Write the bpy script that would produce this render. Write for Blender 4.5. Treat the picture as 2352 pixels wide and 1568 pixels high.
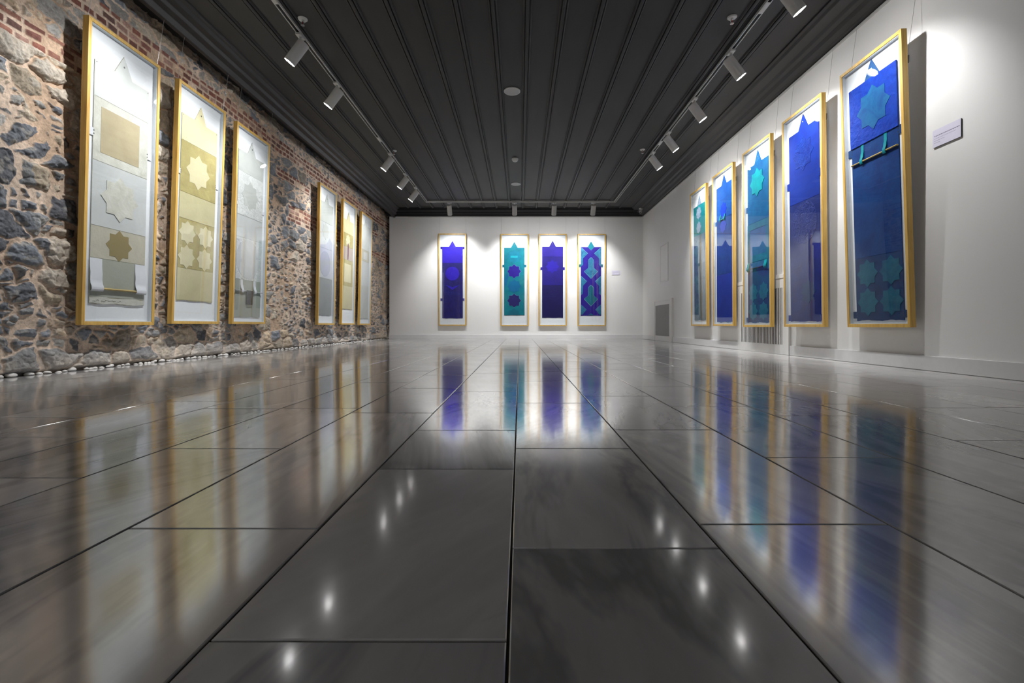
import bpy, bmesh, math, random
import numpy as np
from mathutils import Vector, Matrix
random.seed(7)
S = bpy.context.scene
for o in list(bpy.data.objects): bpy.data.objects.remove(o)
COL = S.collection

# ------------------------------------------------------------------ camera, world, exposure
F_PX = 1083.0; CAM_Z = 0.267
cd = bpy.data.cameras.new('camera'); cam = bpy.data.objects.new('camera', cd); COL.objects.link(cam)
cd.sensor_fit = 'HORIZONTAL'; cd.sensor_width = 36.0; cd.lens = 36.0*F_PX/2352.0
cd.shift_x = (1176-1194)/2352.0; cd.shift_y = (747-784)/2352.0
cd.clip_start = 0.02; cd.clip_end = 60
cam.location = (0, 0, CAM_Z); cam.rotation_euler = (math.pi/2, 0, 0)
S.camera = cam
W = bpy.data.worlds.new('world'); S.world = W; W.use_nodes = True
W.node_tree.nodes['Background'].inputs[0].default_value = (.5, .5, .52, 1)
W.node_tree.nodes['Background'].inputs[1].default_value = 3.2
S.view_settings.view_transform = 'Standard'; S.view_settings.look = 'None'
S.view_settings.gamma = 1; S.view_settings.use_curve_mapping = False
S.view_settings.exposure = 0.2
SPOT_W = 82.0; SPOT_L = .74; SPOT_COL = (1.0, .992, .985); SPOT_HALF = 43; SPOT_BLEND = .8; LENS_E = 170.0
TILT = 37

# ------------------------------------------------------------------ helpers
def link(o): COL.objects.link(o); return o
def mesh_obj(name, verts, faces, mats, parent=None, smooth=False, mi=None):
    me = bpy.data.meshes.new(name); me.from_pydata([tuple(v) for v in verts], [], faces)
    for m in (mats if isinstance(mats, (list, tuple)) else [mats]): me.materials.append(m)
    if mi: me.polygons.foreach_set('material_index', mi)
    if smooth: me.polygons.foreach_set('use_smooth', [True]*len(me.polygons))
    me.update()
    o = link(bpy.data.objects.new(name, me))
    if parent: o.parent = parent
    return o
class MB:
    """collects shapes that belong to ONE part"""
    def __init__(s): s.v = []; s.f = []
    def add(s, v, f):
        n = len(s.v); s.v += [tuple(p) for p in v]; s.f += [tuple(i+n for i in q) for q in f]; return s
    def box(s, a, b, M=None):
        x0, y0, z0 = a; x1, y1, z1 = b
        v = [Vector(p) for p in ((x0,y0,z0),(x1,y0,z0),(x1,y1,z0),(x0,y1,z0),(x0,y0,z1),(x1,y0,z1),(x1,y1,z1),(x0,y1,z1))]
        if M: v = [M @ p for p in v]
        return s.add(v, [(0,3,2,1),(4,5,6,7),(0,1,5,4),(1,2,6,5),(2,3,7,6),(3,0,4,7)])
    def lathe(s, prof, n=24, M=None, cap=True):
        """prof: (r, z) list, around z"""
        v = []; f = []
        for r, z in prof:
            for i in range(n):
                a = 2*math.pi*i/n; v.append(Vector((r*math.cos(a), r*math.sin(a), z)))
        for j in range(len(prof)-1):
            for i in range(n):
                k = (i+1) % n; f.append((j*n+i, j*n+k, (j+1)*n+k, (j+1)*n+i))
        if cap:
            f.append(tuple(range(n-1, -1, -1))); f.append(tuple((len(prof)-1)*n+i for i in range(n)))
        if M: v = [M @ p for p in v]
        return s.add(v, f)
    def tube(s, pts, r, n=8):
        pts = [Vector(p) for p in pts]; v = []; f = []
        up = Vector((0.123, .456, .88)).normalized()
        for i, p in enumerate(pts):
            t = (pts[min(i+1, len(pts)-1)]-pts[max(i-1, 0)]).normalized()
            a = t.cross(up).normalized(); b = t.cross(a)
            rr = r[i] if isinstance(r, (list, tuple)) else r
            for k in range(n):
                q = 2*math.pi*k/n; v.append(p + a*rr*math.cos(q) + b*rr*math.sin(q))
        for j in range(len(pts)-1):
            for i in range(n):
                k = (i+1) % n; f.append((j*n+i, j*n+k, (j+1)*n+k, (j+1)*n+i))
        f.append(tuple(range(n-1, -1, -1))); f.append(tuple((len(pts)-1)*n+i for i in range(n)))
        return s.add(v, f)
    def build(s, name, mat, parent=None, smooth=False):
        o = mesh_obj(name, s.v, s.f, mat, parent, smooth)
        bm = bmesh.new(); bm.from_mesh(o.data); bmesh.ops.recalc_face_normals(bm, faces=bm.faces); bm.to_mesh(o.data); bm.free()
        if smooth == 'auto':
            pass
        return o
def bevel(o, w=.002, seg=2):
    m = o.modifiers.new('bevel', 'BEVEL'); m.width = w; m.segments = seg; m.limit_method = 'ANGLE'; m.angle_limit = .6; return o
def autosmooth(o, ang=35):
    me = o.data
    bm = bmesh.new(); bm.from_mesh(me)
    for e in bm.edges:
        e.smooth = not (len(e.link_faces) != 2 or e.calc_face_angle(0) > math.radians(ang))
    for f in bm.faces: f.smooth = True
    bm.to_mesh(me); bm.free(); return o
def tag(o, label, cat=None, group=None):
    o['label'] = label
    if cat: o['category'] = cat
    if group: o['group'] = group
    return o
def empty(name, loc, label=None, cat=None, group=None):
    o = link(bpy.data.objects.new(name, None)); o.empty_display_size = .05; o.location = loc
    if label: tag(o, label, cat, group)
    return o
def structure(o): o['kind'] = 'structure'; return o

# ------------------------------------------------------------------ materials
def new_mat(name):
    m = bpy.data.materials.new(name); m.use_nodes = True
    nt = m.node_tree; b = nt.nodes['Principled BSDF']; return m, nt, b
def N(nt, t, **kw):
    n = nt.nodes.new(t)
    for k, v in kw.items(): setattr(n, k, v)
    return n
def coords(nt, scale=(1,1,1), kind='Object', rot=(0,0,0)):
    tc = N(nt, 'ShaderNodeTexCoord'); mp = N(nt, 'ShaderNodeMapping'); mp.inputs['Scale'].default_value = scale
    mp.inputs['Rotation'].default_value = rot
    nt.links.new(tc.outputs[kind], mp.inputs[0]); return mp.outputs[0]
def noise(nt, vec, scale, detail=4, rough=.55, dist=0):
    n = N(nt, 'ShaderNodeTexNoise'); n.inputs['Scale'].default_value = scale; n.inputs['Detail'].default_value = detail
    n.inputs['Roughness'].default_value = rough; n.inputs['Distortion'].default_value = dist
    if vec: nt.links.new(vec, n.inputs['Vector'])
    return n.outputs['Fac']
def ramp(nt, fac, stops):
    r = N(nt, 'ShaderNodeValToRGB'); e = r.color_ramp.elements
    while len(e) < len(stops): e.new(.5)
    for i, (p, c) in enumerate(stops):
        e[i].position = p; e[i].color = (c if isinstance(c, (tuple, list)) else (c, c, c)) + ((1,) if not isinstance(c, (tuple, list)) or len(c) == 3 else ())
    nt.links.new(fac, r.inputs[0]); return r.outputs[0]
def bump(nt, b, h, strength, dist=.01):
    n = N(nt, 'ShaderNodeBump'); n.inputs['Strength'].default_value = strength; n.inputs['Distance'].default_value = dist
    nt.links.new(h, n.inputs['Height']); nt.links.new(n.outputs[0], b.inputs['Normal'])
def plain(name, col, rough=.5, metal=0, spec=.5, var=.06, scale=30):
    m, nt, b = new_mat(name)
    n = noise(nt, coords(nt), scale, 3)
    c = ramp(nt, n, [(.3, tuple(x*(1-var) for x in col)), (.7, tuple(min(1, x*(1+var)) for x in col))])
    nt.links.new(c, b.inputs['Base Color'])
    b.inputs['Roughness'].default_value = rough; b.inputs['Metallic'].default_value = metal
    b.inputs['Specular IOR Level'].default_value = spec
    return m
def s2l(r, g, b):
    f = lambda c: (c/255/12.92) if c/255 <= .04045 else ((c/255+.055)/1.055)**2.4
    return (f(r), f(g), f(b))
def paint(name, rgb, rgb2=None, sc=9, bmp=.25, rough=.6, detail=6, bsc=40, dist=.004, wrinkle=False):
    """mottled hand painted paper"""
    m, nt, b = new_mat(name); kk = .70 if min(rgb) < 110 else .93; c1 = tuple(kk*q for q in s2l(*rgb)); c2 = tuple(kk*q for q in s2l(*(rgb2 or tuple(int(x*.88) for x in rgb))))
    v = coords(nt)
    n = noise(nt, v, sc, detail, .65, .6)
    c = ramp(nt, n, [(.32, c2), (.66, c1)])
    nt.links.new(c, b.inputs['Base Color']); b.inputs['Roughness'].default_value = rough; b.inputs['Specular IOR Level'].default_value = .22
    h = noise(nt, v, bsc, 5, .6, 1.5 if wrinkle else .2)
    bump(nt, b, h, bmp, dist)
    return m

M_wall = None
def mk_wall():
    m, nt, b = new_mat('white_wall_paint'); v = coords(nt)
    c = ramp(nt, noise(nt, v, 1.5, 4), [(.3, (.78, .78, .775)), (.7, (.82, .82, .815))])
    nt.links.new(c, b.inputs['Base Color']); b.inputs['Roughness'].default_value = .55
    bump(nt, b, noise(nt, v, 90, 3), .06, .002); return m
M_wall = mk_wall()
M_base = plain('skirting_white_paint', (.74, .74, .75), .35, var=.02)
M_mdf = plain('radiator_cover_paint', (.76, .755, .745), .4, var=.015)
M_dark = plain('dark_recess', (.012, .012, .012), .9, spec=.1)
def mk_ceiling():
    m, nt, b = new_mat('black_ceiling_paint'); v = coords(nt, (1, .3, 1))
    c = ramp(nt, noise(nt, v, 6, 5), [(.3, (.027, .0265, .027)), (.7, (.037, .036, .0355))])
    nt.links.new(c, b.inputs['Base Color']); b.inputs['Roughness'].default_value = .62
    bump(nt, b, noise(nt, v, 60, 3), .1, .002); return m
M_ceil = mk_ceiling()
M_corn = plain('black_cornice_paint', (.020, .020, .022), .5)
M_track = plain('white_aluminium_track', (.62, .62, .61), .35, .2, var=.02)
M_trackslot = plain('track_slot', (.02, .02, .02), .6)
M_lamp = plain('spotlight_white_enamel', (.60, .595, .58), .4, var=.02)
M_plastic = plain('white_plastic', (.62, .62, .61), .45, var=.02)
M_grill = plain('speaker_grille', (.50, .50, .50), .7, var=.04, scale=900)
M_chrome = plain('chrome', (.6, .6, .6), .2, 1)
M_redglass = plain('red_bulb', (.45, .02, .02), .1)
M_steel = plain('steel_wire', (.45, .45, .45), .35, .9)
M_clamp = plain('dark_wire_clamp', (.10, .10, .10), .35, .8)
def mk_emit():
    m, nt, b = new_mat('lit_lens'); b.inputs['Base Color'].default_value = (1, 1, 1, 1)
    b.inputs['Emission Color'].default_value = (*SPOT_COL, 1); b.inputs['Emission Strength'].default_value = LENS_E; return m
M_emit = mk_emit()
def mk_wood():
    m, nt, b = new_mat('golden_limewood_frame'); v = coords(nt, (14, 14, 1.2))
    n = noise(nt, v, 3, 6, .6, .8)
    c = ramp(nt, n, [(.28, s2l(190, 146, 66)), (.5, s2l(212, 172, 88)), (.75, s2l(226, 190, 110))])
    nt.links.new(c, b.inputs['Base Color']); b.inputs['Roughness'].default_value = .42
    bump(nt, b, noise(nt, coords(nt, (60, 60, 3)), 5, 3), .08, .001); return m
M_wood = mk_wood()
M_mount = plain('white_mount_board', (.80, .82, .86), .75, var=.015, scale=60)
M_spacer = plain('white_spacer', (.62, .65, .68), .6, var=.02)
def mk_glass():
    m, nt, b = new_mat('picture_glass'); nt.nodes.remove(b); out = nt.nodes['Material Output']
    tr = N(nt, 'ShaderNodeBsdfTransparent'); tr.inputs[0].default_value = (.97, .985, .98, 1)
    gl = N(nt, 'ShaderNodeBsdfGlossy'); gl.inputs['Roughness'].default_value = .0
    lw = N(nt, 'ShaderNodeLayerWeight'); lw.inputs[0].default_value = .5
    p = N(nt, 'ShaderNodeMath', operation='POWER'); p.inputs[1].default_value = 5
    q = N(nt, 'ShaderNodeMath', operation='MULTIPLY_ADD'); q.inputs[1].default_value = .92; q.inputs[2].default_value = .062
    mx = N(nt, 'ShaderNodeMixShader')
    nt.links.new(lw.outputs['Facing'], p.inputs[0]); nt.links.new(p.outputs[0], q.inputs[0]); nt.links.new(q.outputs[0], mx.inputs[0])
    nt.links.new(tr.outputs[0], mx.inputs[1]); nt.links.new(gl.outputs[0], mx.inputs[2]); nt.links.new(mx.outputs[0], out.inputs[0])
    return m
M_glass = mk_glass()
def mk_marble():
    m, nt, b = new_mat('polished_grey_marble')
    at = N(nt, 'ShaderNodeAttribute'); at.attribute_name = 'slab'
    sp = N(nt, 'ShaderNodeSeparateColor'); nt.links.new(at.outputs['Color'], sp.inputs[0])
    tc = N(nt, 'ShaderNodeTexCoord')
    # each slab gets its own piece of stone (offset) and vein angle
    off = N(nt, 'ShaderNodeVectorMath', operation='MULTIPLY_ADD')
    off.inputs[1].default_value = (37, 53, 71)
    nt.links.new(at.outputs['Color'], off.inputs[0]); nt.links.new(tc.outputs['Object'], off.inputs[2])
    vr = N(nt, 'ShaderNodeVectorRotate', rotation_type='Z_AXIS'); nt.links.new(off.outputs[0], vr.inputs['Vector'])
    an = N(nt, 'ShaderNodeMath', operation='MULTIPLY_ADD'); an.inputs[1].default_value = .9; an.inputs[2].default_value = -.35
    nt.links.new(sp.outputs[2], an.inputs[0]); nt.links.new(an.outputs[0], vr.inputs['Angle'])
    mp = N(nt, 'ShaderNodeMapping'); mp.inputs['Scale'].default_value = (4.2, 1.1, 1); nt.links.new(vr.outputs[0], mp.inputs[0])
    cloud = noise(nt, mp.outputs[0], .9, 5, .5, .9)
    fine = noise(nt, mp.outputs[0], 5, 5, .6, .8)
    wv = noise(nt, mp.outputs[0], .55, 5, .55, 2.2)
    base = ramp(nt, cloud, [(.28, (.42, .418, .42)), (.5, (.56, .555, .545)), (.74, (.70, .69, .67))])
    vein = ramp(nt, wv, [(.44, 0.0), (.495, .52), (.51, .52), (.565, 0.0)])
    mx = N(nt, 'ShaderNodeMix', data_type='RGBA'); nt.links.new(vein, mx.inputs['Factor'])
    nt.links.new(base, mx.inputs['A']); mx.inputs['B'].default_value = (.14, .14, .155, 1)
    br = N(nt, 'ShaderNodeMath', operation='MULTIPLY_ADD'); br.inputs[1].default_value = .5; br.inputs[2].default_value = .72
    nt.links.new(sp.outputs[0], br.inputs[0])
    fr = ramp(nt, fine, [(.3, .93), (.7, 1.05)])
    m1 = N(nt, 'ShaderNodeMix', data_type='RGBA', blend_type='MULTIPLY'); m1.inputs['Factor'].default_value = 1
    nt.links.new(mx.outputs['Result'], m1.inputs['A']); nt.links.new(fr, m1.inputs['B'])
    m2 = N(nt, 'ShaderNodeVectorMath', operation='SCALE'); nt.links.new(m1.outputs['Result'], m2.inputs[0]); nt.links.new(br.outputs[0], m2.inputs['Scale'])
    # small brown pits
    pit = noise(nt, coords(nt, (1, 1, 1)), 11, 2, .5)
    pf = ramp(nt, pit, [(.79, 0.0), (.81, .8)])
    m3 = N(nt, 'ShaderNodeMix', data_type='RGBA'); nt.links.new(pf, m3.inputs['Factor'])
    nt.links.new(m2.outputs[0], m3.inputs['A']); m3.inputs['B'].default_value = (.06, .045, .03, 1)
    nt.links.new(m3.outputs['Result'], b.inputs['Base Color'])
    rg = ramp(nt, noise(nt, tc.outputs['Object'], 3.0, 4, .6), [(.3, .11), (.7, .19)])
    nt.links.new(rg, b.inputs['Roughness']); b.inputs['IOR'].default_value = 1.5; b.inputs['Coat Weight'].default_value = .65; b.inputs['Coat Roughness'].default_value = .085; b.inputs['Coat IOR'].default_value = 1.5
    h = noise(nt, tc.outputs['Object'], 3.3, 2, .4)
    bump(nt, b, h, .10, .01)
    return m
M_marble = mk_marble()
M_grout = plain('dirty_grout', (.045, .038, .03), .9, spec=.1, var=.3)
def mk_stone():
    m, nt, b = new_mat('rubble_stone_and_mortar')
    at = N(nt, 'ShaderNodeAttribute'); at.attribute_name = 'stone'
    v = coords(nt)
    n1 = noise(nt, v, 45, 6, .7, .5); n2 = noise(nt, v, 9, 5, .6, .8)
    f = ramp(nt, n1, [(.25, .60), (.75, 1.38)]); g = ramp(nt, n2, [(.3, .82), (.7, 1.18)])
    a = N(nt, 'ShaderNodeMix', data_type='RGBA', blend_type='MULTIPLY'); a.inputs['Factor'].default_value = 1
    nt.links.new(at.outputs['Color'], a.inputs['A']); nt.links.new(f, a.inputs['B'])
    c = N(nt, 'ShaderNodeMix', data_type='RGBA', blend_type='MULTIPLY'); c.inputs['Factor'].default_value = 1
    nt.links.new(a.outputs['Result'], c.inputs['A']); nt.links.new(g, c.inputs['B'])
    nt.links.new(c.outputs['Result'], b.inputs['Base Color'])
    b.inputs['Roughness'].default_value = .9; b.inputs['Specular IOR Level'].default_value = .25
    bump(nt, b, noise(nt, v, 60, 8, .7, .3), .55, .012); return m
M_stone = mk_stone()
M_pebble = plain('white_pebble', (.72, .70, .67), .6, var=.08, scale=50)
M_foam = plain('label_foam_board', (.68, .66, .80), .7, var=.01)
M_foamshadow = plain('label_edge_shadow', (.06, .06, .055), .8)  # white foam board coloured dark to paint in the label's shadow
M_ink = plain('label_ink', (.16, .14, .24), .8)
M_inksoft = plain('label_grey_ink', (.36, .34, .46), .8)

# ------------------------------------------------------------------ setting: floor
XJ = [-2.60]
for k in range(9, 3, -1): XJ.append(round(-.264 - .2515*(k-1), 3)) if -.264-.2515*(k-1) > -2.5 else None
XJ = sorted(set([-2.60] + [-.264-.2515*k for k in range(1, 9)] + [-.264, -.010, .2405, .495, .755] + [.755+.253*k for k in range(1, 7)] + [2.42]))
known = {-.264: [.40, .876, 1.20, 1.90], -.010: [.565, 1.022, 1.62], .2405: [.633, 1.205, 1.78], .495: [.36, .952, 1.56, 2.05, 2.84],
         -.5155: [.62, 1.438, 2.0], -.767: [.46, 1.022, 1.52, 2.2], -1.0185: [.826, 1.51, 2.3]}
def build_floor():
    verts = []; faces = []; cols = []; mi = []
    rnd = random.Random(11)
    g = .0014
    for a, b in zip(XJ[:-1], XJ[1:]):
        key = min(known, key=lambda q: abs(q-a))
        js = list(known[key]) if abs(key-a) < .01 else []
        start = min(js) if js else rnd.uniform(0, .6)
        y = start
        while y > -2.2: y -= rnd.uniform(.45, .7); js.append(y)
        y = max(js)
        while y < 9.2: y += rnd.uniform(.45, .75); js.append(y)
        js = sorted(js); js = [max(-2.2, j) for j in js if j > -2.9]; js = [j for j in js if j < 9.15] + [9.30]
        for y0, y1 in zip(js[:-1], js[1:]):
            if y1-y0 < .02: continue
            c = (rnd.random(), rnd.random(), rnd.random(), 1)
            ta, tb = rnd.gauss(0, .00045), rnd.gauss(0, .0004)
            n = len(verts); xm, ym = (a+b)/2, (y0+y1)/2
            top = [(x, y, (x-xm)*ta+(y-ym)*tb) for x, y in ((a+g, y0+g), (b-g, y0+g), (b-g, y1-g), (a+g, y1-g))]
            e = .0012
            ins = [(x, y, (x-xm)*ta+(y-ym)*tb) for x, y in ((a+g+e, y0+g+e), (b-g-e, y0+g+e), (b-g-e, y1-g-e), (a+g+e, y1-g-e))]
            verts += ins + [(x, y, z-.0008) for x, y, z in top] + [(x, y, -.006) for x, y, z in top]
            faces.append((n, n+1, n+2, n+3))
            for k in range(4):
                l = (k+1) % 4
                faces.append((n+4+k, n+4+l, n+l, n+k)); faces.append((n+8+k, n+8+l, n+4+l, n+4+k))
            cols += [c]*12; mi += [0]*9
    n = len(verts)
    verts += [(-2.60, -2.2, -.0022), (2.43, -2.2, -.0022), (2.43, 9.30, -.0022), (-2.60, 9.30, -.0022)]
    verts += [(-2.60, -2.2, -.1), (2.43, -2.2, -.1), (2.43, 9.30, -.1), (-2.60, 9.30, -.1)]
    faces += [(n, n+1, n+2, n+3), (n+7, n+6, n+5, n+4), (n, n+4, n+5, n+1), (n+1, n+5, n+6, n+2), (n+2, n+6, n+7, n+3), (n+3, n+7, n+4, n)]
    cols += [(.5, .5, .5, 1)]*8; mi += [1]*6
    o = mesh_obj('floor', verts, faces, [M_marble, M_grout], mi=mi)
    ca = o.data.color_attributes.new('slab', 'FLOAT_COLOR', 'POINT')
    ca.data.foreach_set('color', np.array(cols, dtype=np.float32).ravel())
    return structure(o)
build_floor()
# gravel channel along the stone wall
structure(MB().box((-2.80, -2.2, -.10), (-2.601, 9.50, -.022)).build('trim_1', M_grout))
# ------------------------------------------------------------------ setting: ceiling
CZ = 2.49
BAT = [-2.35, -2.10, -1.87, -1.635, -1.405, -1.155, -.914, -.675, -.44, -.188, .055, .307, .572, .836, 1.107, 1.36, 1.62, 1.875, 2.12]
def build_ceiling():
    mb = MB(); mb.box((-2.85, -2.3, CZ), (2.60, 9.60, CZ+.12))
    half = [(.033, 0), (.031, .006), (.0245, .014), (.0205, .014), (.019, .003), (.0145, .003), (.0125, .0175), (.008, .020)]
    prof = [(-x, -z) for x, z in half] + [(x, -z) for x, z in reversed(half)]
    for xb in BAT[1:-1]:
        v = [(xb+x, y, CZ+z) for y in (-2.2, 8.86) for x, z in prof]; k = len(prof)
        f = [(i, i+1, k+i+1, k+i) for i in range(k-1)] + [tuple(range(k-1, -1, -1)), tuple(range(k, 2*k))]
        mb.add(v, f)
    # end pieces of the boards (raised short strips) before the rear cornice
    for i in range(2, len(BAT)-2, 2):
        a, b = BAT[i]+.035, BAT[i+1]-.035
        mb.box((a, 8.80, CZ-.007), (b, 8.86, CZ+.01))
    return structure(autosmooth(mb.build('ceiling', M_ceil), 30))
build_ceiling()
def extrude_y(name, prof, y0, y1, mat):
    k = len(prof); v = [(x, y, z) for y in (y0, y1) for x, z in prof]
    f = [(i, (i+1) % k, k+(i+1) % k, k+i) for i in range(k)] + [tuple(range(k-1, -1, -1)), tuple(range(k, 2*k))]
    return MB().add(v, f).build(name, mat)
def extrude_x(name, prof, x0, x1, mat):
    k = len(prof); v = [(x, y, z) for x in (x0, x1) for y, z in prof]
    f = [(i, (i+1) % k, k+(i+1) % k, k+i) for i in range(k)] + [tuple(range(k-1, -1, -1)), tuple(range(k, 2*k))]
    return MB().add(v, f).build(name, mat)
cr = [(2.12, CZ+.005), (2.12, 2.478), (2.145, 2.474), (2.16, 2.458), (2.245, 2.455), (2.262, 2.438), (2.30, 2.436), (2.325, 2.418), (2.375, 2.415), (2.385, 2.406), (2.44, 2.406), (2.44, CZ+.005)]
structure(bevel(extrude_y('trim_2', cr, -2.2, 9.27, M_corn), .003))
cl = [(-2.275, CZ+.005), (-2.28, 2.474), (-2.305, 2.470), (-2.325, 2.450), (-2.37, 2.446), (-2.385, 2.424), (-2.43, 2.418), (-2.452, 2.385), (-2.485, 2.385), (-2.485, CZ+.005)]
structure(bevel(extrude_y('trim_3', cl, -2.2, 9.27, M_corn), .003))
cb = [(8.90, CZ+.005), (8.90, 2.474), (8.925, 2.470), (8.94, 2.452), (9.06, 2.446), (9.08, 2.428), (9.17, 2.422), (9.19, 2.406), (9.30, 2.406), (9.30, CZ+.005)]
structure(bevel(extrude_x('trim_4', cb, -2.60, 2.43, plain('matt_black_cornice', (.008, .008, .009), .7, spec=.2)), .003))
# ------------------------------------------------------------------ setting: plain walls
structure(MB().box((-2.565, 9.272, -.05), (2.60, 9.40, 2.408)).build('wall_back', M_wall))
structure(MB().box((2.42, -2.3, -.05), (2.60, 9.272, 2.408)).build('wall_right', M_wall))
# wall closing the unseen end; its opening is added to admit world fill light
structure(MB().box((-2.90, -2.45, -.1), (-2.5, -2.3, 2.61)).box((-1.15, -2.45, -.1), (2.60, -2.3, 2.61)).box((-2.5, -2.45, 2.30), (-1.15, -2.3, 2.61)).build('wall_front', M_wall))
structure(MB().box((-3.0, 9.50, -.1), (2.60, 9.60, 2.61)).build('wall_far', M_dark))
structure(MB().box((-3.05, -2.45, -.1), (-2.86, 9.60, 2.61)).build('wall_outer', M_dark))
structure(bevel(MB().box((-2.565, 9.255, 0), (2.42, 9.272, .087)).build('baseboard_back', M_base), .002))
mbb = MB()
for a, b in ((-2.2, 4.20), (5.20, 7.42), (8.40, 9.255)):
    mbb.box((2.402, a, .0015), (2.42, b, .087))
structure(bevel(mbb.build('baseboard_right', M_base), .002))
structure(MB().box((-2.2, 9.258, 2.386), (2.40, 9.272, 2.400)).build('trim_5', M_track))
structure(MB().box((2.406, -2.2, 2.386), (2.42, 9.25, 2.400)).build('trim_6', M_track))

# ------------------------------------------------------------------ setting: rubble stone wall
def h2(ix, iy, s=0):
    a = (ix.astype(np.int64)*374761393 + iy.astype(np.int64)*668265263 + s*1442695041) & 0xffffffff
    a = ((a ^ (a >> 13))*1274126177) & 0xffffffff
    a = ((a ^ (a >> 16))*2246822519) & 0xffffffff
    return ((a ^ (a >> 15)) & 0xffffff)/float(0xffffff)
def vnoise(x, y, s=0):
    ix = np.floor(x); iy = np.floor(y); fx = x-ix; fy = y-iy
    fx = fx*fx*(3-2*fx); fy = fy*fy*(3-2*fy)
    a = h2(ix, iy, s); b = h2(ix+1, iy, s); c = h2(ix, iy+1, s); d = h2(ix+1, iy+1, s)
    return (a*(1-fx)+b*fx)*(1-fy)+(c*(1-fx)+d*fx)*fy
def fbm(x, y, o=4, s=0):
    r = 0; a = .5; t = 0
    for k in range(o): r = r + a*vnoise(x*2**k, y*2**k, s+k); t += a; a *= .5
    return r/t
def voro(x, y, s, jit=.85):
    ix = np.floor(x); iy = np.floor(y); best = np.full(x.shape, 9.); bx = np.zeros_like(x); by = np.zeros_like(x); cx = np.zeros_like(x); cy = np.zeros_like(x)
    pts = []
    for dx in (-2, -1, 0, 1, 2):
        for dy in (-2, -1, 0, 1, 2):
            gx = ix+dx; gy = iy+dy
            px = gx+.5+(h2(gx, gy, s)-.5)*jit; py = gy+.5+(h2(gx, gy, s+1)-.5)*jit
            d = (px-x)**2+(py-y)**2; m = d < best
            best = np.where(m, d, best); bx = np.where(m, px, bx); by = np.where(m, py, by); cx = np.where(m, gx, cx); cy = np.where(m, gy, cy)
    edge = np.full(x.shape, 9.)
    for dx in (-2, -1, 0, 1, 2):
        for dy in (-2, -1, 0, 1, 2):
            gx = ix+dx; gy = iy+dy
            px = gx+.5+(h2(gx, gy, s)-.5)*jit; py = gy+.5+(h2(gx, gy, s+1)-.5)*jit
            vx = px-bx; vy = py-by; L = np.sqrt(vx*vx+vy*vy)
            e = ((px+bx)/2-x)*vx/np.maximum(L, 1e-6)+((py+by)/2-y)*vy/np.maximum(L, 1e-6)
            edge = np.where(L > 1e-4, np.minimum(edge, e), edge)
    return edge, cx, cy
def sstep(a, b, x): t = np.clip((x-a)/(b-a), 0, 1); return t*t*(3-2*t)
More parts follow.
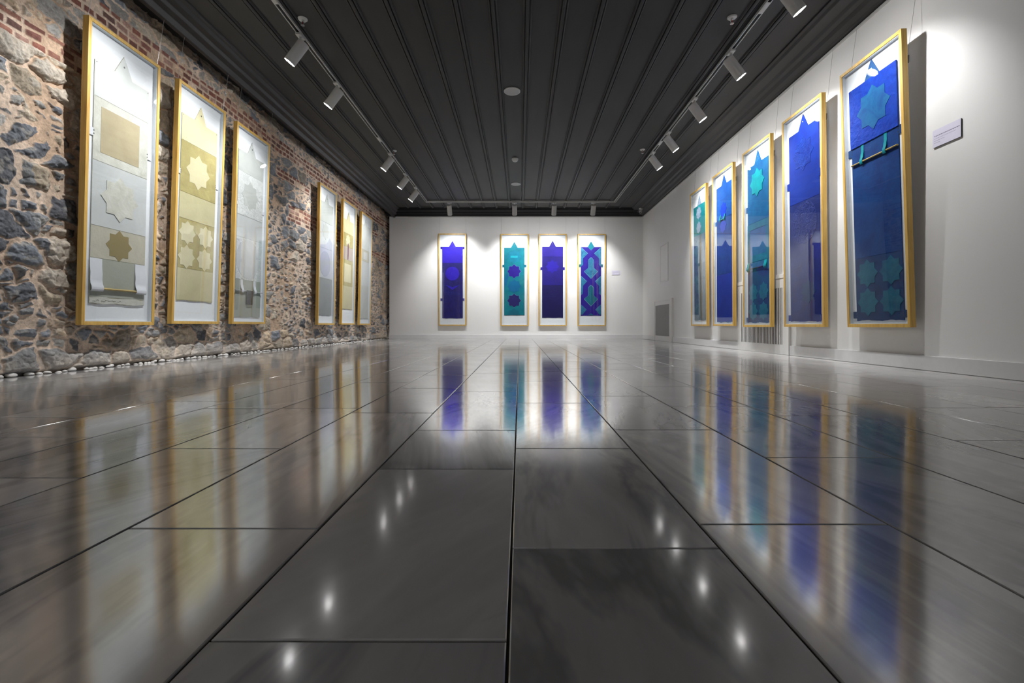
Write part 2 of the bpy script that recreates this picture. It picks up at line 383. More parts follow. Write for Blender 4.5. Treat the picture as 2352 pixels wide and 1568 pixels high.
def build_stone():
    ys = [-2.3]
    while ys[-1] < 1.9: ys.append(ys[-1]+.06)
    while ys[-1] < 9.50: ys.append(ys[-1]+.00054*max(ys[-1], 1.9)**2 if ys[-1] > 2.2 else ys[-1]+.006)
    ys = np.array(ys); zs = np.linspace(-.08, 2.56, 760)
    Y, Z = np.meshgrid(ys, zs, indexing='ij')
    wy = Y + (fbm(Y*9, Z*9, 4, 3)-.5)*.075 + (fbm(Y*30, Z*30, 3, 8)-.5)*.022
    wz = Z + (fbm(Y*9, Z*9, 4, 13)-.5)*.055 + (fbm(Y*30, Z*30, 3, 18)-.5)*.018
    # coarse stones, some of them made of smaller stones
    sx, sz = .20, .125
    eA, ax, ay = voro(wy/sx, wz/sz, 21); eA = eA*.155
    sub = (h2(ax, ay, 77) < .25+.6*sstep(.35, .6, fbm(Y*1.1, Z*1.4, 2, 79))) & (ay*sz > .10)
    eB, bx, by = voro(wy/.088, wz/.064, 41); eB = eB*.073
    edge = np.where(sub, np.minimum(eA+.004, eB), eA)
    cid1 = np.where(sub, bx+1000, ax); cid2 = np.where(sub, by+500, ay)
    # brick courses
    wav = (fbm(Y*.7, Y*0+3.3, 2, 91)-.5)*.07
    zb = Z+wav
    b1 = (np.abs(zb-2.215-.0*Y) < .075+.03*(vnoise(Y*3, Z*0, 5)-.5))
    b2 = (np.abs(zb-1.545) < .075+.07*(vnoise(Y*2.1, Z*0, 6)-.5)) & (vnoise(Y*1.3, Z*0, 55) > .28)
    b3 = (np.abs(zb-1.93) < .05) & (Y > 4.8) & (vnoise(Y*1.8, Z*0, 66) > .35)
    b4 = (np.abs(zb-1.82) < .06) & (Y < 3.0) & (vnoise(Y*2.2, Z*0, 67) > .45)
    brick = b1 | b2 | b3 | b4
    ch = .050; jz = (zb + (fbm(Y*6, Z*6, 3, 31)-.5)*.016)/ch; row = np.floor(jz); fz = jz-row
    bl = .075+.06*(h2(row, row*0, 9)); jy = (Y+(fbm(Y*7, Z*7, 3, 32)-.5)*.014)/bl + h2(row, row*0, 10); cb_ = np.floor(jy); fy = jy-cb_
    eBr = np.minimum(np.minimum(fz, 1-fz)*ch, np.minimum(fy, 1-fy)*bl)
    edge = np.where(brick, eBr, edge); cid1 = np.where(brick, cb_+5000, cid1); cid2 = np.where(brick, row+5000, cid2)
    h_a = h2(cid1, cid2, 101); h_b = h2(cid1, cid2, 102); h_c = h2(cid1, cid2, 103); h_d = h2(cid1, cid2, 104)
    low = sstep(.16, .02, Z)
    mw = np.where(brick, .0055+.004*vnoise(Y*12, Z*12, 61), .003+.018*fbm(Y*5, Z*5, 3, 62)**1.5)
    mask = sstep(mw-.0012, mw+.0028, edge)*np.where(brick, (h_d > .07), (h_d > .05) | (low > .5))
    # colours (albedo)
    pal = np.array([s2l(110, 114, 120), s2l(132, 134, 136), s2l(152, 150, 146), s2l(94, 96, 101), s2l(182, 170, 152), s2l(194, 176, 152), s2l(164, 152, 134), s2l(142, 134, 124), s2l(118, 123, 130), s2l(184, 174, 160)])
    # lower right part of the wall holds more of the tan rubble
    tanm = fbm(Y*.9, Z*1.1, 3, 71)
    pick = np.floor(np.clip(h_a*.75+(tanm-.5)*1.6+.24, 0, .999)*4).astype(int)
    idx_d = np.array([3, 0, 8, 1])[np.clip((h_b*4).astype(int), 0, 3)]
    idx_m = np.array([2, 1, 7, 0])[np.clip((h_b*4).astype(int), 0, 3)]
    idx_t = np.array([4, 6, 5, 9])[np.clip((h_b*4).astype(int), 0, 3)]
    idx = np.where(pick <= 1, idx_d, np.where(pick == 2, idx_m, idx_t))
    stone = pal[idx]*(0.9+.5*h_c)[..., None]
    bcol = np.array([s2l(138, 92, 80), s2l(122, 84, 76), s2l(150, 108, 94), s2l(112, 86, 80), s2l(166, 134, 122)])[np.clip((h_a*5).astype(int), 0, 4)]*(.8+.4*h_b)[..., None]
    # pale veins in the grey stones
    vn = sstep(.56, .66, fbm(Y*16+h_a*20, Z*26+h_b*20, 5, 201))[..., None]
    stone = stone*(1-.55*vn)+np.array(s2l(172, 168, 160))*.55*vn
    stone = np.where(brick[..., None], bcol, stone)
    mort = np.array(s2l(212, 192, 173))*(.82+.36*fbm(Y*14, Z*14, 4, 205))[..., None]
    mort = mort*(1-.25*sstep(.45, .7, fbm(Y*3, Z*3, 3, 206))[..., None]*np.array([.6, .9, 1.2]))
    col = mort*(1-mask[..., None])+stone*mask[..., None]
    pale = (low*(.30+.45*(h_c > .45)))[..., None]
    col = col*(1-pale)+np.array(s2l(206, 196, 184))*pale
    # relief
    r1 = np.abs(fbm(Y*20+h_a*9, Z*20+h_b*9, 4, 301)-.5)*2
    pro = np.where(brick, .004+.008*h_b, .010+.022*h_b)
    tilt = (h_c-.5)*(fbm(Y*8, Z*8, 2, 302)-.5)*.03
    dome = sstep(0, .030, edge-mw)
    hgt = mask*(pro*(.45+.55*dome)+np.where(brick, .15, 1)*(tilt+.020*(r1-.35)))+(fbm(Y*25, Z*25, 4, 303)-.5)*.008
    bulge = (fbm(Y*1.3, Z*1.3, 3, 304)-.5)*.022
    base = sstep(.22, -.02, Z)*(.014+.020*fbm(Y*6, Z*2, 2, 305))
    X = -2.640 + hgt + bulge + base
    X = np.minimum(X, np.where(Z > .2, -2.594, -2.600-.046*sstep(.045, .0, Z)))
    X = np.where(Z > 2.36, X-.02*sstep(2.36, 2.44, Z), X)
    ny, nz = Y.shape
    V = np.stack([X, Y, Z], -1).reshape(-1, 3).astype(np.float32)
    i = np.arange((ny-1)*(nz-1)); a = (i//(nz-1))*nz+(i % (nz-1))
    Fq = np.stack([a, a+nz, a+nz+1, a+1], -1).astype(np.int32)
    me = bpy.data.meshes.new('wall_left'); me.vertices.add(len(V)); me.vertices.foreach_set('co', V.ravel())
    me.loops.add(Fq.size); me.loops.foreach_set('vertex_index', Fq.ravel())
    me.polygons.add(len(Fq)); me.polygons.foreach_set('loop_start', np.arange(0, Fq.size, 4, dtype=np.int32))
    me.polygons.foreach_set('loop_total', np.full(len(Fq), 4, dtype=np.int32))
    me.update(calc_edges=True); me.validate()
    me.polygons.foreach_set('use_smooth', [True]*len(me.polygons))
    ca = me.color_attributes.new('stone', 'FLOAT_COLOR', 'POINT')
    C4 = np.concatenate([np.clip(col, 0, .9).reshape(-1, 3), np.ones((len(V), 1))], 1).astype(np.float32)
    ca.data.foreach_set('color', C4.ravel())
    me.materials.append(M_stone)
    structure(link(bpy.data.objects.new('wall_left', me)))
build_stone()

# ------------------------------------------------------------------ pebbles in the gravel channel
def pebble_mesh(seed):
    rnd = random.Random(seed); bm = bmesh.new(); bmesh.ops.create_icosphere(bm, subdivisions=3, radius=1)
    ph = [rnd.uniform(0, 6) for _ in range(4)]
    for v in bm.verts:
        p = v.co; k = 1+.10*math.sin(2*p.x+ph[0])+.08*math.sin(3*p.y+ph[1])+.06*math.sin(2.5*p.z+ph[2])
        v.co = Vector((p.x*k, p.y*k*1.35, p.z*k*.78))
    for f in bm.faces: f.smooth = True
    me = bpy.data.meshes.new('pebble'); bm.to_mesh(me); bm.free(); me.materials.append(M_pebble); return me
PM = [pebble_mesh(s) for s in range(5)]
def add_pebble(x, y, z, r, rz, k, label, group):
    o = link(bpy.data.objects.new('pebble', PM[k])); o.location = (x, y, z); o.scale = (r, r, r); o.rotation_euler = (rnd_p.uniform(-.2, .2), rnd_p.uniform(-.2, .2), rz)
    tag(o, label, 'pebble', group); return o
rnd_p = random.Random(5)
add_pebble(-2.623, 2.43, .010, .0200, .2, 0, 'largest round white pebble at the left end of the stone wall foot', 'white pebbles along the stone wall')
y = 2.20; 
while y < 9.1:
    r = rnd_p.uniform(.009, .0145) if rnd_p.random() < .75 else rnd_p.uniform(.014, .019)
    z = .001+r*rnd_p.uniform(-.1, .5)
    if abs(y-2.43) > .045:
        add_pebble(-2.602-r*rnd_p.uniform(1.1, 1.5), y, z, r, rnd_p.uniform(-.5, .5), rnd_p.randrange(5), 'small white pebble lying between the stone wall and the marble floor', 'white pebbles along the stone wall')
    y += r*rnd_p.uniform(2.4, 3.4)*(1+.6*(rnd_p.random() < .25))

# ------------------------------------------------------------------ framed works
FW, FH, FD = .546, 1.80, .036
def arc(cx, cy, r, n=48): return [(cx+r*math.cos(2*math.pi*i/n), cy+r*math.sin(2*math.pi*i/n)) for i in range(n)]
def star(cx, cy, r, k=.765):
    return [(cx+(r if i % 2 == 0 else r*k)*math.sin(math.pi*i/8), cy+(r if i % 2 == 0 else r*k)*math.cos(math.pi*i/8)) for i in range(16)]
def rect(a, b, c, d): return [(a, c), (b, c), (b, d), (a, d)]
def clip_v(pts, lo):   # cut a polygon below v = lo
    out = []
    for i in range(len(pts)):
        p, q = pts[i], pts[(i+1) % len(pts)]
        if p[1] >= lo: out.append(p)
        if (p[1] >= lo) != (q[1] >= lo):
            t = (lo-p[1])/(q[1]-p[1]); out.append((p[0]+t*(q[0]-p[0]), lo))
    return out
def plate(name, pts, mat, n0, n1, parent, label=None):
    """polygon (u, v) extruded from n0 to n1; local axes: x=u, y=-n, z=v"""
    ar = sum(pts[i][0]*pts[(i+1) % len(pts)][1]-pts[(i+1) % len(pts)][0]*pts[i][1] for i in range(len(pts)))
    if ar < 0: pts = pts[::-1]
    k = len(pts); v = [(u, -n0, w) for u, w in pts]+[(u, -n1, w) for u, w in pts]
    f = [tuple(range(k, 2*k)), tuple(range(k-1, -1, -1))]+[(i, (i+1) % k, k+(i+1) % k, k+i) for i in range(k)]
    o = mesh_obj(name, v, f, mat, parent)
    bm = bmesh.new(); bm.from_mesh(o.data)
    big = [q for q in bm.faces if len(q.verts) > 4]
    if big: bmesh.ops.triangulate(bm, faces=big, ngon_method='EAR_CLIP')
    bmesh.ops.recalc_face_normals(bm, faces=bm.faces); bm.to_mesh(o.data); bm.free()
    if label: o['label'] = label
    return o
def wavy(u0, u1, v, amp, seed, n=18):
    r = random.Random(seed); return [(u0+(u1-u0)*i/n, v+r.uniform(-amp, amp)+amp*1.5*math.sin(i*.7+seed)) for i in range(n+1)]
class Art:
    def __init__(s, root, base, top=1.585, apex=1.71, bottom=.13, hw=.205, tri=.067, cu=0, seed=1, torn=.002, apex_mat=None, tabs=(), tabw=.033, tabmat=None):
        s.hw = hw; s.top = top; s.bot = bottom; s.cu = cu; s.k = .0105
        low = wavy(cu-hw, cu+hw, bottom, torn, seed)
        pts = low+[(cu+hw, top), (cu+tri, top), (cu, apex), (cu-tri, top), (cu-hw, top)]
        s.p = plate('paper_banner', pts, base, s.k, s.k+.0022, root)
        s.z = s.k+.0022
        if apex_mat: plate('banner_tip', [(cu-tri, top), (cu+tri, top), (cu, apex)], apex_mat, s.z, s.z+.0018, s.p)
        for ta, tb in tabs:
            for sg in (-1, 1):
                plate('paper_tab', rect(*sorted((cu+sg*(hw-.012), cu+sg*(hw+tabw))), ta, tb), tabmat or base, s.k-.001, s.z+.0015, s.p)
                mb = MB()
                for q in (.3, .7): mb.lathe([(.0035, 0), (.0035, .0015)], 10, Matrix.Translation((cu+sg*(hw-.004), -(s.z+.0012), ta+(tb-ta)*q)) @ Matrix.Rotation(math.pi/2, 4, 'X'))
                mb.build('eyelet', M_clamp, s.p)
        mb = MB(); mb.lathe([(.006, 0), (.006, .002)], 14, Matrix.Translation((cu, -(s.z+.0016), top+(apex-top)*.46)) @ Matrix.Rotation(math.pi/2, 4, 'X'))
        mb.build('eyelet', M_chrome, s.p)
        for sg in (-1, 1):
            MB().lathe([(.0028, 0), (.0028, .0016)], 10, Matrix.Translation((cu+sg*(hw-.012), -(s.z+.0016), top-.012)) @ Matrix.Rotation(math.pi/2, 4, 'X')).build('corner_pin', M_clamp, s.p)
    def sec(s, v0, v1, mat, tip=0, g=.0014, h=.0016, name='paper_section'):
        cu, hw = s.cu, s.hw-.001
        pts = [(cu-hw, v0+g), (cu+hw, v0+g), (cu+hw, v1-g)]
        if tip: pts += [(cu+.066, v1-g), (cu, tip-.002), (cu-.066, v1-g)]
        pts += [(cu-hw, v1-g)]
        return plate(name, pts, mat, s.z, s.z+h, s.p)
    def patch(s, pts, mat, name='star_patch', h=.0035, base=.0016):
        return plate(name, pts, mat, s.z+base, s.z+base+h, s.p)
def ribbon(parent, name, mat, u0, u1, prof, th=.0015):
    """strap: profile (v, n) swept across u0..u1"""
    k = len(prof); v = []
    for u in (u0, u1):
        v += [(u, -n, w) for w, n in prof]
    for u in (u0, u1):
        v += [(u, -(n+th), w) for w, n in prof]
    f = []
    for i in range(k-1):
        f += [(i, i+1, k+i+1, k+i), (2*k+i, 3*k+i, 3*k+i+1, 2*k+i+1), (i, 2*k+i, 2*k+i+1, i+1), (k+i, k+i+1, 3*k+i+1, 3*k+i)]
    f += [(0, k, 3*k, 2*k), (k-1, 3*k-1, 4*k-1, 2*k-1)] if False else [(0, k, 3*k, 2*k), (k-1, 3*k-1, 4*k-1, 2*k-1)]
    o = MB().add(v, f).build(name, mat, parent); return autosmooth(o, 50)
def rod(parent, name, mat, u0, u1, v, n, r, knots=False, slope=0):
    pts = []; rr = []; m = 26
    for i in range(m+1):
        t = i/m; pts.append((u0+(u1-u0)*t, -n, v+slope*(t-.5))); rr.append(r*(1+(.12*max(0, math.cos(t*25))**6 if knots else 0)))
    return autosmooth(MB().tube(pts, rr, 14).build(name, mat, parent), 50)
def framed(side, c, xb, xt, dz, label, group, rail_z, wires=True):
    """side: L, R or B; (xb, xt): distance of the front face from the room axis at its bottom and at its top"""
    lean = math.atan((xb-xt)/FH)
    if side == 'L': loc = (-(xb+FD), c, CAM_Z+dz); rz = math.pi/2
    elif side == 'R': loc = (xb+FD, c, CAM_Z+dz); rz = -math.pi/2
    else: loc = (c, xb+FD, CAM_Z+dz); rz = 0
    root = empty('framed_artwork', loc, label, 'picture', group)
    # local: x = u, -y = out of the wall, z = up ; lean forward about x
    root.rotation_euler = Matrix.Rotation(rz, 3, 'Z').to_4x4().to_3x3().to_euler()
    root.rotation_euler = (Matrix.Rotation(rz, 3, 'Z') @ Matrix.Rotation(lean, 3, 'X')).to_euler()
    w = FW/2; b = .021; mb = MB()
    def member(p):  # mitred bar: four corner points (outer a, outer b, inner b, inner a)
        v = [(u, 0, z) for u, z in p]+[(u, -FD, z) for u, z in p]
        mb.add(v, [(0,1,2,3), (7,6,5,4), (0,4,5,1), (1,5,6,2), (2,6,7,3), (3,7,4,0)])
    O = [(-w, 0), (w, 0), (w, FH), (-w, FH)]; I = [(-w+b, b), (w-b, b), (w-b, FH-b), (-w+b, FH-b)]
    for i in range(4):
        j = (i+1) % 4; member([O[i], O[j], I[j], I[i]])
    fr = mb.build('frame', M_wood, root); bevel(fr, .0012, 2)
    mb = MB(); mb.box((-w+b, -.008, b), (w-b, -.002, FH-b)); mb.build('mount_board', M_mount, root)
    mb = MB(); t = .004; d0, d1 = -.0305, -.0081
    mb.box((-w+b+.0003, d0, b), (-w+b+t, d1, FH-b)); mb.box((w-b-t, d0, b), (w-b-.0003, d1, FH-b))
    mb.box((-w+b+t, d0, b+.0003), (w-b-t, d1, b+t)); mb.box((-w+b+t, d0, FH-b-t), (w-b-t, d1, FH-b-.0003))
    mb.build('spacer', M_spacer, root)
    mesh_obj('glass_pane', [(-w+b, -.0312, b), (w-b, -.0312, b), (w-b, -.0312, FH-b), (-w+b, -.0312, FH-b)], [(0, 1, 2, 3)], M_glass, root)
    inv = Matrix.Translation(loc) @ root.rotation_euler.to_matrix().to_4x4(); inv = inv.inverted()
    for sg in (-1, 1):
        u = sg*(w-.012)
        if side == 'B': top = Vector((c+u, 9.262, rail_z))
        elif side == 'L': top = Vector((-2.468, c+u, 2.386))
        else: top = Vector((2.410, c-u, rail_z))
        hook = Vector((sg*(w-.012), .0045, FH*.90))
        MB().tube([inv @ top, (hook.x, hook.y, FH*.90)], .0011, 6).build('hanging_wire', M_steel, root)
        MB().box((sg*(w-.006)-.009, .0012, FH*.885), (sg*(w-.006)+.009, .0085, FH*.91)).build('wire_clamp', M_clamp, root)
    return root
G_L = 'pale framed paper works on the stone wall'; G_R = 'blue framed paper works on the right white wall'; G_B = 'framed paper works on the far white wall'

# papers
P = paint
white1 = P('paper_grey_white', (214, 216, 214), (198, 201, 200), 5, .15)
white2 = P('paper_rough_white', (214, 214, 206), (190, 190, 180), 12, .6, bsc=30)
white3 = P('paper_cool_white', (206, 209, 210), (192, 196, 197), 4, .15)
beige1 = P('paper_beige_grey', (200, 196, 180), (184, 180, 164), 8, .35)
tan1 = P('paper_tan', (184, 172, 142), (172, 160, 132), 7, .2)
tan2 = P('paper_dark_tan', (168, 152, 106), (160, 145, 100), 4, .1)
sage = P('paper_sage_grey', (172, 176, 164), (160, 164, 154), 6, .2)
strapw = P('paper_strap_white', (226, 229, 236), (214, 217, 226), 4, .1)
cream = P('paper_cream', (206, 198, 160), (194, 186, 148), 5, .2)
cream2 = P('paper_light_cream', (216, 208, 172), (206, 198, 162), 5, .15)
khaki = P('paper_khaki', (182, 170, 116), (164, 152, 102), 12, .55, bsc=28)
crumple = P('paper_crumpled_white', (224, 227, 226), (204, 208, 208), 14, 1.0, bsc=22, dist=.012, wrinkle=True)
greyw = P('paper_pale_grey', (196, 199, 196), (184, 188, 186), 5, .12)
grey2 = P('paper_mid_grey', (168, 172, 170), (158, 162, 160), 5, .15)
pinkg = P('paper_pinkish_grey', (178, 164, 154), (168, 154, 144), 6, .2)
magenta = P('magenta_ribbon', (140, 26, 92), (120, 18, 78), 6, .1)
bamboo = P('yellow_bamboo', (196, 172, 112), (158, 136, 84), 14, .2)
knit = P('grey_knitted_cloth', (84, 84, 88), (58, 58, 62), 60, .9, bsc=120)
metal = plain('brushed_rod', (.5, .5, .5), .35, .9)
ink = plain('signature_ink', (.12, .12, .11), .8)

def scroll_strap(a, parent, u0, u1, vtop, vrod, n_out, mat):
    z = a.z+.0018
    pr = [(vtop, z), (vtop-.05, z+.001), (vtop-.09, z+.005), (vrod+.055, z+.004), (vrod+.030, n_out-.001), (vrod+.012, n_out+.0065), (vrod-.006, n_out+.0075), (vrod-.017, n_out+.002), (vrod-.014, n_out-.004)]
    return ribbon(parent, 'paper_strap', mat, u0, u1, pr)

# ---- left wall
r = framed('L', 3.01, 2.545, 2.500, .0035, 'nearest framed white paper work with a tan square on the stone wall', G_L, 2.39)
a = Art(r, beige1, bottom=.13, torn=.003, seed=3, tabs=((1.128, 1.175),), tabmat=strapw)
a.sec(1.371, 1.585, white1, tip=1.71); a.sec(.990, 1.371, white2); a.sec(.600, .990, white3); a.sec(.405, .600, beige1); a.sec(.168, .405, sage)
a.patch(rect(-.155, .132, 1.046, 1.322), tan1, 'square_patch', .0012)
a.patch(star(-.007, .792, .140), white2, h=.003); a.patch(star(-.004, .500, .099), tan2, h=.001)
rod(a.p, 'paper_roll', bamboo, -.19, .195, .221, .0235, .0065)
scroll_strap(a, a.p, -.207, -.125, .403, .221, .0225, strapw); scroll_strap(a, a.p, .122, .206, .403, .221, .0225, strapw)
plate('paper_strip', wavy(-.204, .204, .131, .002, 8)+wavy(-.204, .204, .166, .002, 5)[::-1], white2, a.z, a.z+.003, a.p)
mb = MB(); rs = random.Random(4); px = -.185
for w_ in range(3):
    seg = [(px+i*.0055, -(a.z+.0036), .147+rs.uniform(-.004, .0045)*(1 if i % 3 else 1.6)) for i in range((9, 20, 6)[w_])]
    mb.tube(seg, .0007, 5); px = seg[-1][0]+.014
mb.build('signature', ink, a.p)

r = framed('L', 3.73, 2.552, 2.494, .012, 'framed khaki and cream paper work with one star above four on the stone wall', G_L, 2.39)
a = Art(r, cream, bottom=.178, seed=5, tabs=((1.125, 1.165),), tabmat=strapw)
a.sec(1.386, 1.585, cream2, tip=1.71); a.sec(1.0, 1.386, khaki); a.sec(.802, 1.0, cream); a.sec(.426, .802, khaki); a.sec(.182, .426, cream)
a.patch(star(-.012, 1.190, .136), cream2, h=.0012)
for cu_, cv_ in ((-.112, .700), (.094, .700), (-.114, .515), (.092, .515)): a.patch(star(cu_, cv_, .0925, .765), cream2, h=.0015)

r = framed('L', 4.45, 2.548, 2.500, .0125, 'framed white paper work with a grey knitted cloth hung on a steel rod', G_L, 2.39)
a = Art(r, greyw, bottom=.064, seed=6, tabs=((1.08, 1.11),), tabmat=strapw)
a.sec(1.396, 1.585, greyw, tip=1.71); a.sec(.999, 1.396, crumple, h=.003); a.sec(.797, .999, white3); a.sec(.411, .797, crumple, h=.003); a.sec(.068, .411, sage)
a.patch(star(-.012, 1.198, .136), greyw, base=.003, h=.001); a.patch(arc(-.022, .606, .183), white3, 'round_patch', base=.003, h=.0012)
rod(a.p, 'steel_rod', metal, -.222, .220, .307, .0235, .0055)
scroll_strap(a, a.p, -.132, -.095, .411, .307, .0225, strapw); scroll_strap(a, a.p, .073, .112, .411, .307, .0225, strapw)
ribbon(a.p, 'knitted_cloth', knit, -.050, .050, [(.300, .0195), (.316, .0255), (.310, .0292), (.28, .0285), (.24, .0262), (.20, .0268), (.182, .0258)], .0012)

r = framed('L', 6.22, 2.548, 2.516, .008, 'framed plain pale grey paper work with one grey star, left of the magenta ribbon work', G_L, 2.39)
a = Art(r, greyw, top=1.598, apex=1.72, bottom=.124, seed=7)
a.sec(1.34, 1.598, greyw, tip=1.72); a.sec(1.0, 1.34, white3); a.sec(.610, 1.0, white3); a.sec(.128, .610, grey2)
a.patch(star(-.03, 1.225, .112), greyw, h=.001); a.patch(arc(-.03, .80, .165), P('paper_lilac_grey', (190, 193, 198), (182, 185, 192), 5, .1), 'round_patch', h=.001)
r = framed('L', 7.00, 2.544, 2.512, .0115, 'framed khaki paper work with a thin magenta ribbon on the stone wall', G_L, 2.39)
a = Art(r, khaki, top=1.542, apex=1.668, bottom=.226, seed=8)
a.sec(1.342, 1.542, cream, tip=1.668); a.sec(1.148, 1.342, khaki); a.sec(.955, 1.148, pinkg); a.sec(.570, .955, khaki); a.sec(.23, .570, cream)
a.patch(star(-.02, 1.245, .090), cream2, h=.001); a.patch(rect(-.16, .12, .626, .895), cream2, 'square_patch', .001)
ribbon(a.p, 'magenta_ribbon', magenta, -.030, -.008, [(1.20, a.z+.006), (1.14, a.z+.008), (1.05, a.z+.010), (.962, a.z+.006)])
r = framed('L', 7.74, 2.538, 2.500, .009, 'smallest looking framed white paper work, last on the stone wall beside the small label', G_L, 2.39)
a = Art(r, greyw, top=1.625, apex=1.74, bottom=.098, seed=9)
a.sec(1.224, 1.625, white1, tip=1.74); a.sec(1.034, 1.224, beige1); a.sec(.638, 1.034, white3); a.sec(.102, .638, greyw)
a.patch(rect(-.10, .10, 1.07, 1.19), white1, 'square_patch', .001)

# ---- right wall
bl_bright = P('paint_bright_blue', (0, 72, 200), (0, 52, 172), 16, .8, bsc=34, dist=.008)
bl_teal = P('paint_teal_blue', (28, 118, 176), (22, 88, 160), 10, .35)
bl_deep = P('paint_deep_blue', (12, 78, 152), (10, 54, 128), 7, .35)
bl_deep2 = P('paint_dark_teal_blue', (24, 76, 138), (20, 56, 112), 6, .3)
tq = P('paint_turquoise', (0, 172, 182), (0, 146, 164), 9, .4)
tq2 = P('paint_green_teal', (34, 124, 156), (22, 98, 138), 12, .6, bsc=30)
royal = P('paint_royal_blue', (14, 62, 180), (8, 46, 158), 5, .2)
royal2 = P('paint_royal_blue_relief', (22, 72, 186), (10, 48, 158), 10, 1.2, bsc=26, dist=.012, wrinkle=True)
navy = P('paint_navy', (34, 56, 140), (22, 40, 116), 8, .5, bsc=28, wrinkle=True)
silver = P('paint_silver_grey', (136, 152, 170), (104, 122, 146), 12, .8, bsc=26, wrinkle=True)
violet_b = P('paint_violet_blue', (56, 84, 190), (40, 66, 170), 6, .2)
steelb = P('paint_steel_blue', (58, 112, 172), (44, 90, 150), 7, .3)
bark = P('dark_red_roll', (70, 24, 32), (40, 14, 24), 12, .4)
T = ((1.192, 1.245), (.060, .108))
r = framed('R', 3.11, 2.350, 2.293, -.0115, 'nearest framed blue paper work with a bamboo stick on two turquoise straps', G_R, 2.39)
a = Art(r, bl_deep, top=1.648, apex=1.768, bottom=.045, tabs=T, seed=11, apex_mat=steelb, tabmat=bl_deep2)
a.sec(.475, 1.245, bl_deep); a.sec(.05, .475, bl_deep2)
pn = plate('blue_panel', rect(-.207, .207, 1.243, 1.648), bl_bright, a.z+.002, a.z+.0075, a.p)
a.patch(star(.012, 1.449, .146), bl_teal, base=.0075, h=.002)
for cu_, cv_ in ((-.092, .365), (.112, .365), (-.095, .170), (.109, .170)): a.patch(star(cu_, cv_, .0955, .765), tq2, h=.002)
rod(a.p, 'bamboo_stick', bamboo, -.197, .203, 1.127, .0225, .0055, True)
scroll_strap(a, a.p, -.112, -.088, 1.245, 1.127, .0225, tq); scroll_strap(a, a.p, .090, .114, 1.245, 1.127, .0225, tq)
r = framed('R', 3.89, 2.332, 2.312, -.0118, 'framed plain royal blue paper work with a relief star, second nearest on the right wall', G_R, 2.39)
a = Art(r, royal, top=1.637, apex=1.757, bottom=.045, tabs=((1.183, 1.24), (.050, .100)), seed=12)
a.sec(1.04, 1.637, royal, tip=1.757); a.sec(.05, 1.04, navy)
a.patch(star(-.004, 1.430, .143), royal2, h=.0018); a.patch(arc(-.002, .86, .175), P('paint_dusky_blue_relief', (40, 62, 150), (26, 46, 132), 10, 1.2, bsc=26, dist=.012, wrinkle=True), 'round_patch', h=.0018)
a.patch(star(.05, .29, .10), bl_deep2, h=.0015)
r = framed('R', 4.647, 2.327, 2.320, -.0153, 'framed teal blue paper work with a bright turquoise star above a turquoise band', G_R, 2.39)
a = Art(r, bl_teal, top=1.62, apex=1.745, bottom=.042, tabs=((1.174, 1.228), (.044, .094)), seed=13, tabmat=steelb)
a.sec(1.04, 1.62, P('paint_teal_sea', (10, 112, 168), (8, 88, 150), 9, .4), tip=1.745); a.sec(.55, 1.04, steelb); a.sec(.046, .55, bl_deep2)
a.patch(star(-.008, 1.430, .140), tq, h=.004)
for q in (rect(-.205, .205, .975, 1.038), rect(-.205, .205, .65, .715), rect(-.205, -.16, .715, .975), rect(.16, .205, .715, .975)): a.patch(q, tq2, 'turquoise_band', .002)
rod(a.p, 'dark_roll', bark, -.13, .17, .585, .0225, .006); scroll_strap(a, a.p, -.205, -.16, .65, .585, .0225, tq); scroll_strap(a, a.p, .13, .18, .65, .585, .0225, tq)
for cu_, cv_ in ((-.095, .345), (.105, .345), (-.097, .155), (.103, .155)): a.patch(star(cu_, cv_, .093, .765), tq2, h=.002)
r = framed('R', 5.44, 2.339, 2.330, -.0076, 'framed medium blue paper work with a tiny turquoise clip below its star', G_R, 2.39)
a = Art(r, bl_teal, top=1.634, apex=1.745, bottom=.043, tabs=((1.197, 1.243),), seed=14)
a.sec(1.25, 1.634, P('paint_azure', (14, 92, 176), (10, 74, 160), 9, .4), tip=1.745); a.sec(.60, 1.25, bl_deep); a.sec(.05, .60, royal)
a.patch(star(-.012, 1.345, .090), P('paint_vivid_blue', (0, 66, 220), (0, 58, 206), 5, .1), h=.002); a.patch(star(-.02, 1.165, .092), violet_b, h=.002)
rod(a.p, 'turquoise_clip', tq, -.105, .04, 1.236, .0225, .006, slope=0)
scroll_strap(a, a.p, -.10, -.075, 1.30, 1.236, .0225, tq); scroll_strap(a, a.p, .018, .04, 1.30, 1.236, .0225, tq)
r = framed('R', 6.197, 2.350, 2.334, -.0087, 'framed green teal paper work with silver grey stars, farthest on the right wall', G_R, 2.39)
a = Art(r, silver, top=1.592, apex=1.715, bottom=.073, seed=15, apex_mat=silver)
a.sec(1.20, 1.592, P('paint_sea_green', (20, 138, 146), (16, 116, 130), 8, .3)); a.sec(.078, 1.20, P('paint_weathered_teal', (104, 132, 150), (62, 96, 122), 12, .9, bsc=24, wrinkle=True))
a.patch(star(-.018, 1.488, .088), silver, h=.003); a.patch(star(-.018, 1.298, .084), silver, h=.003)
a.patch([(.02, .1), (.05, .1), (.01, .62), (-.01, 1.18), (-.03, 1.18), (-.015, .62)], P('paint_ochre_streak', (120, 116, 96), (96, 96, 84), 10, .3), 'paper_streak', .0015)

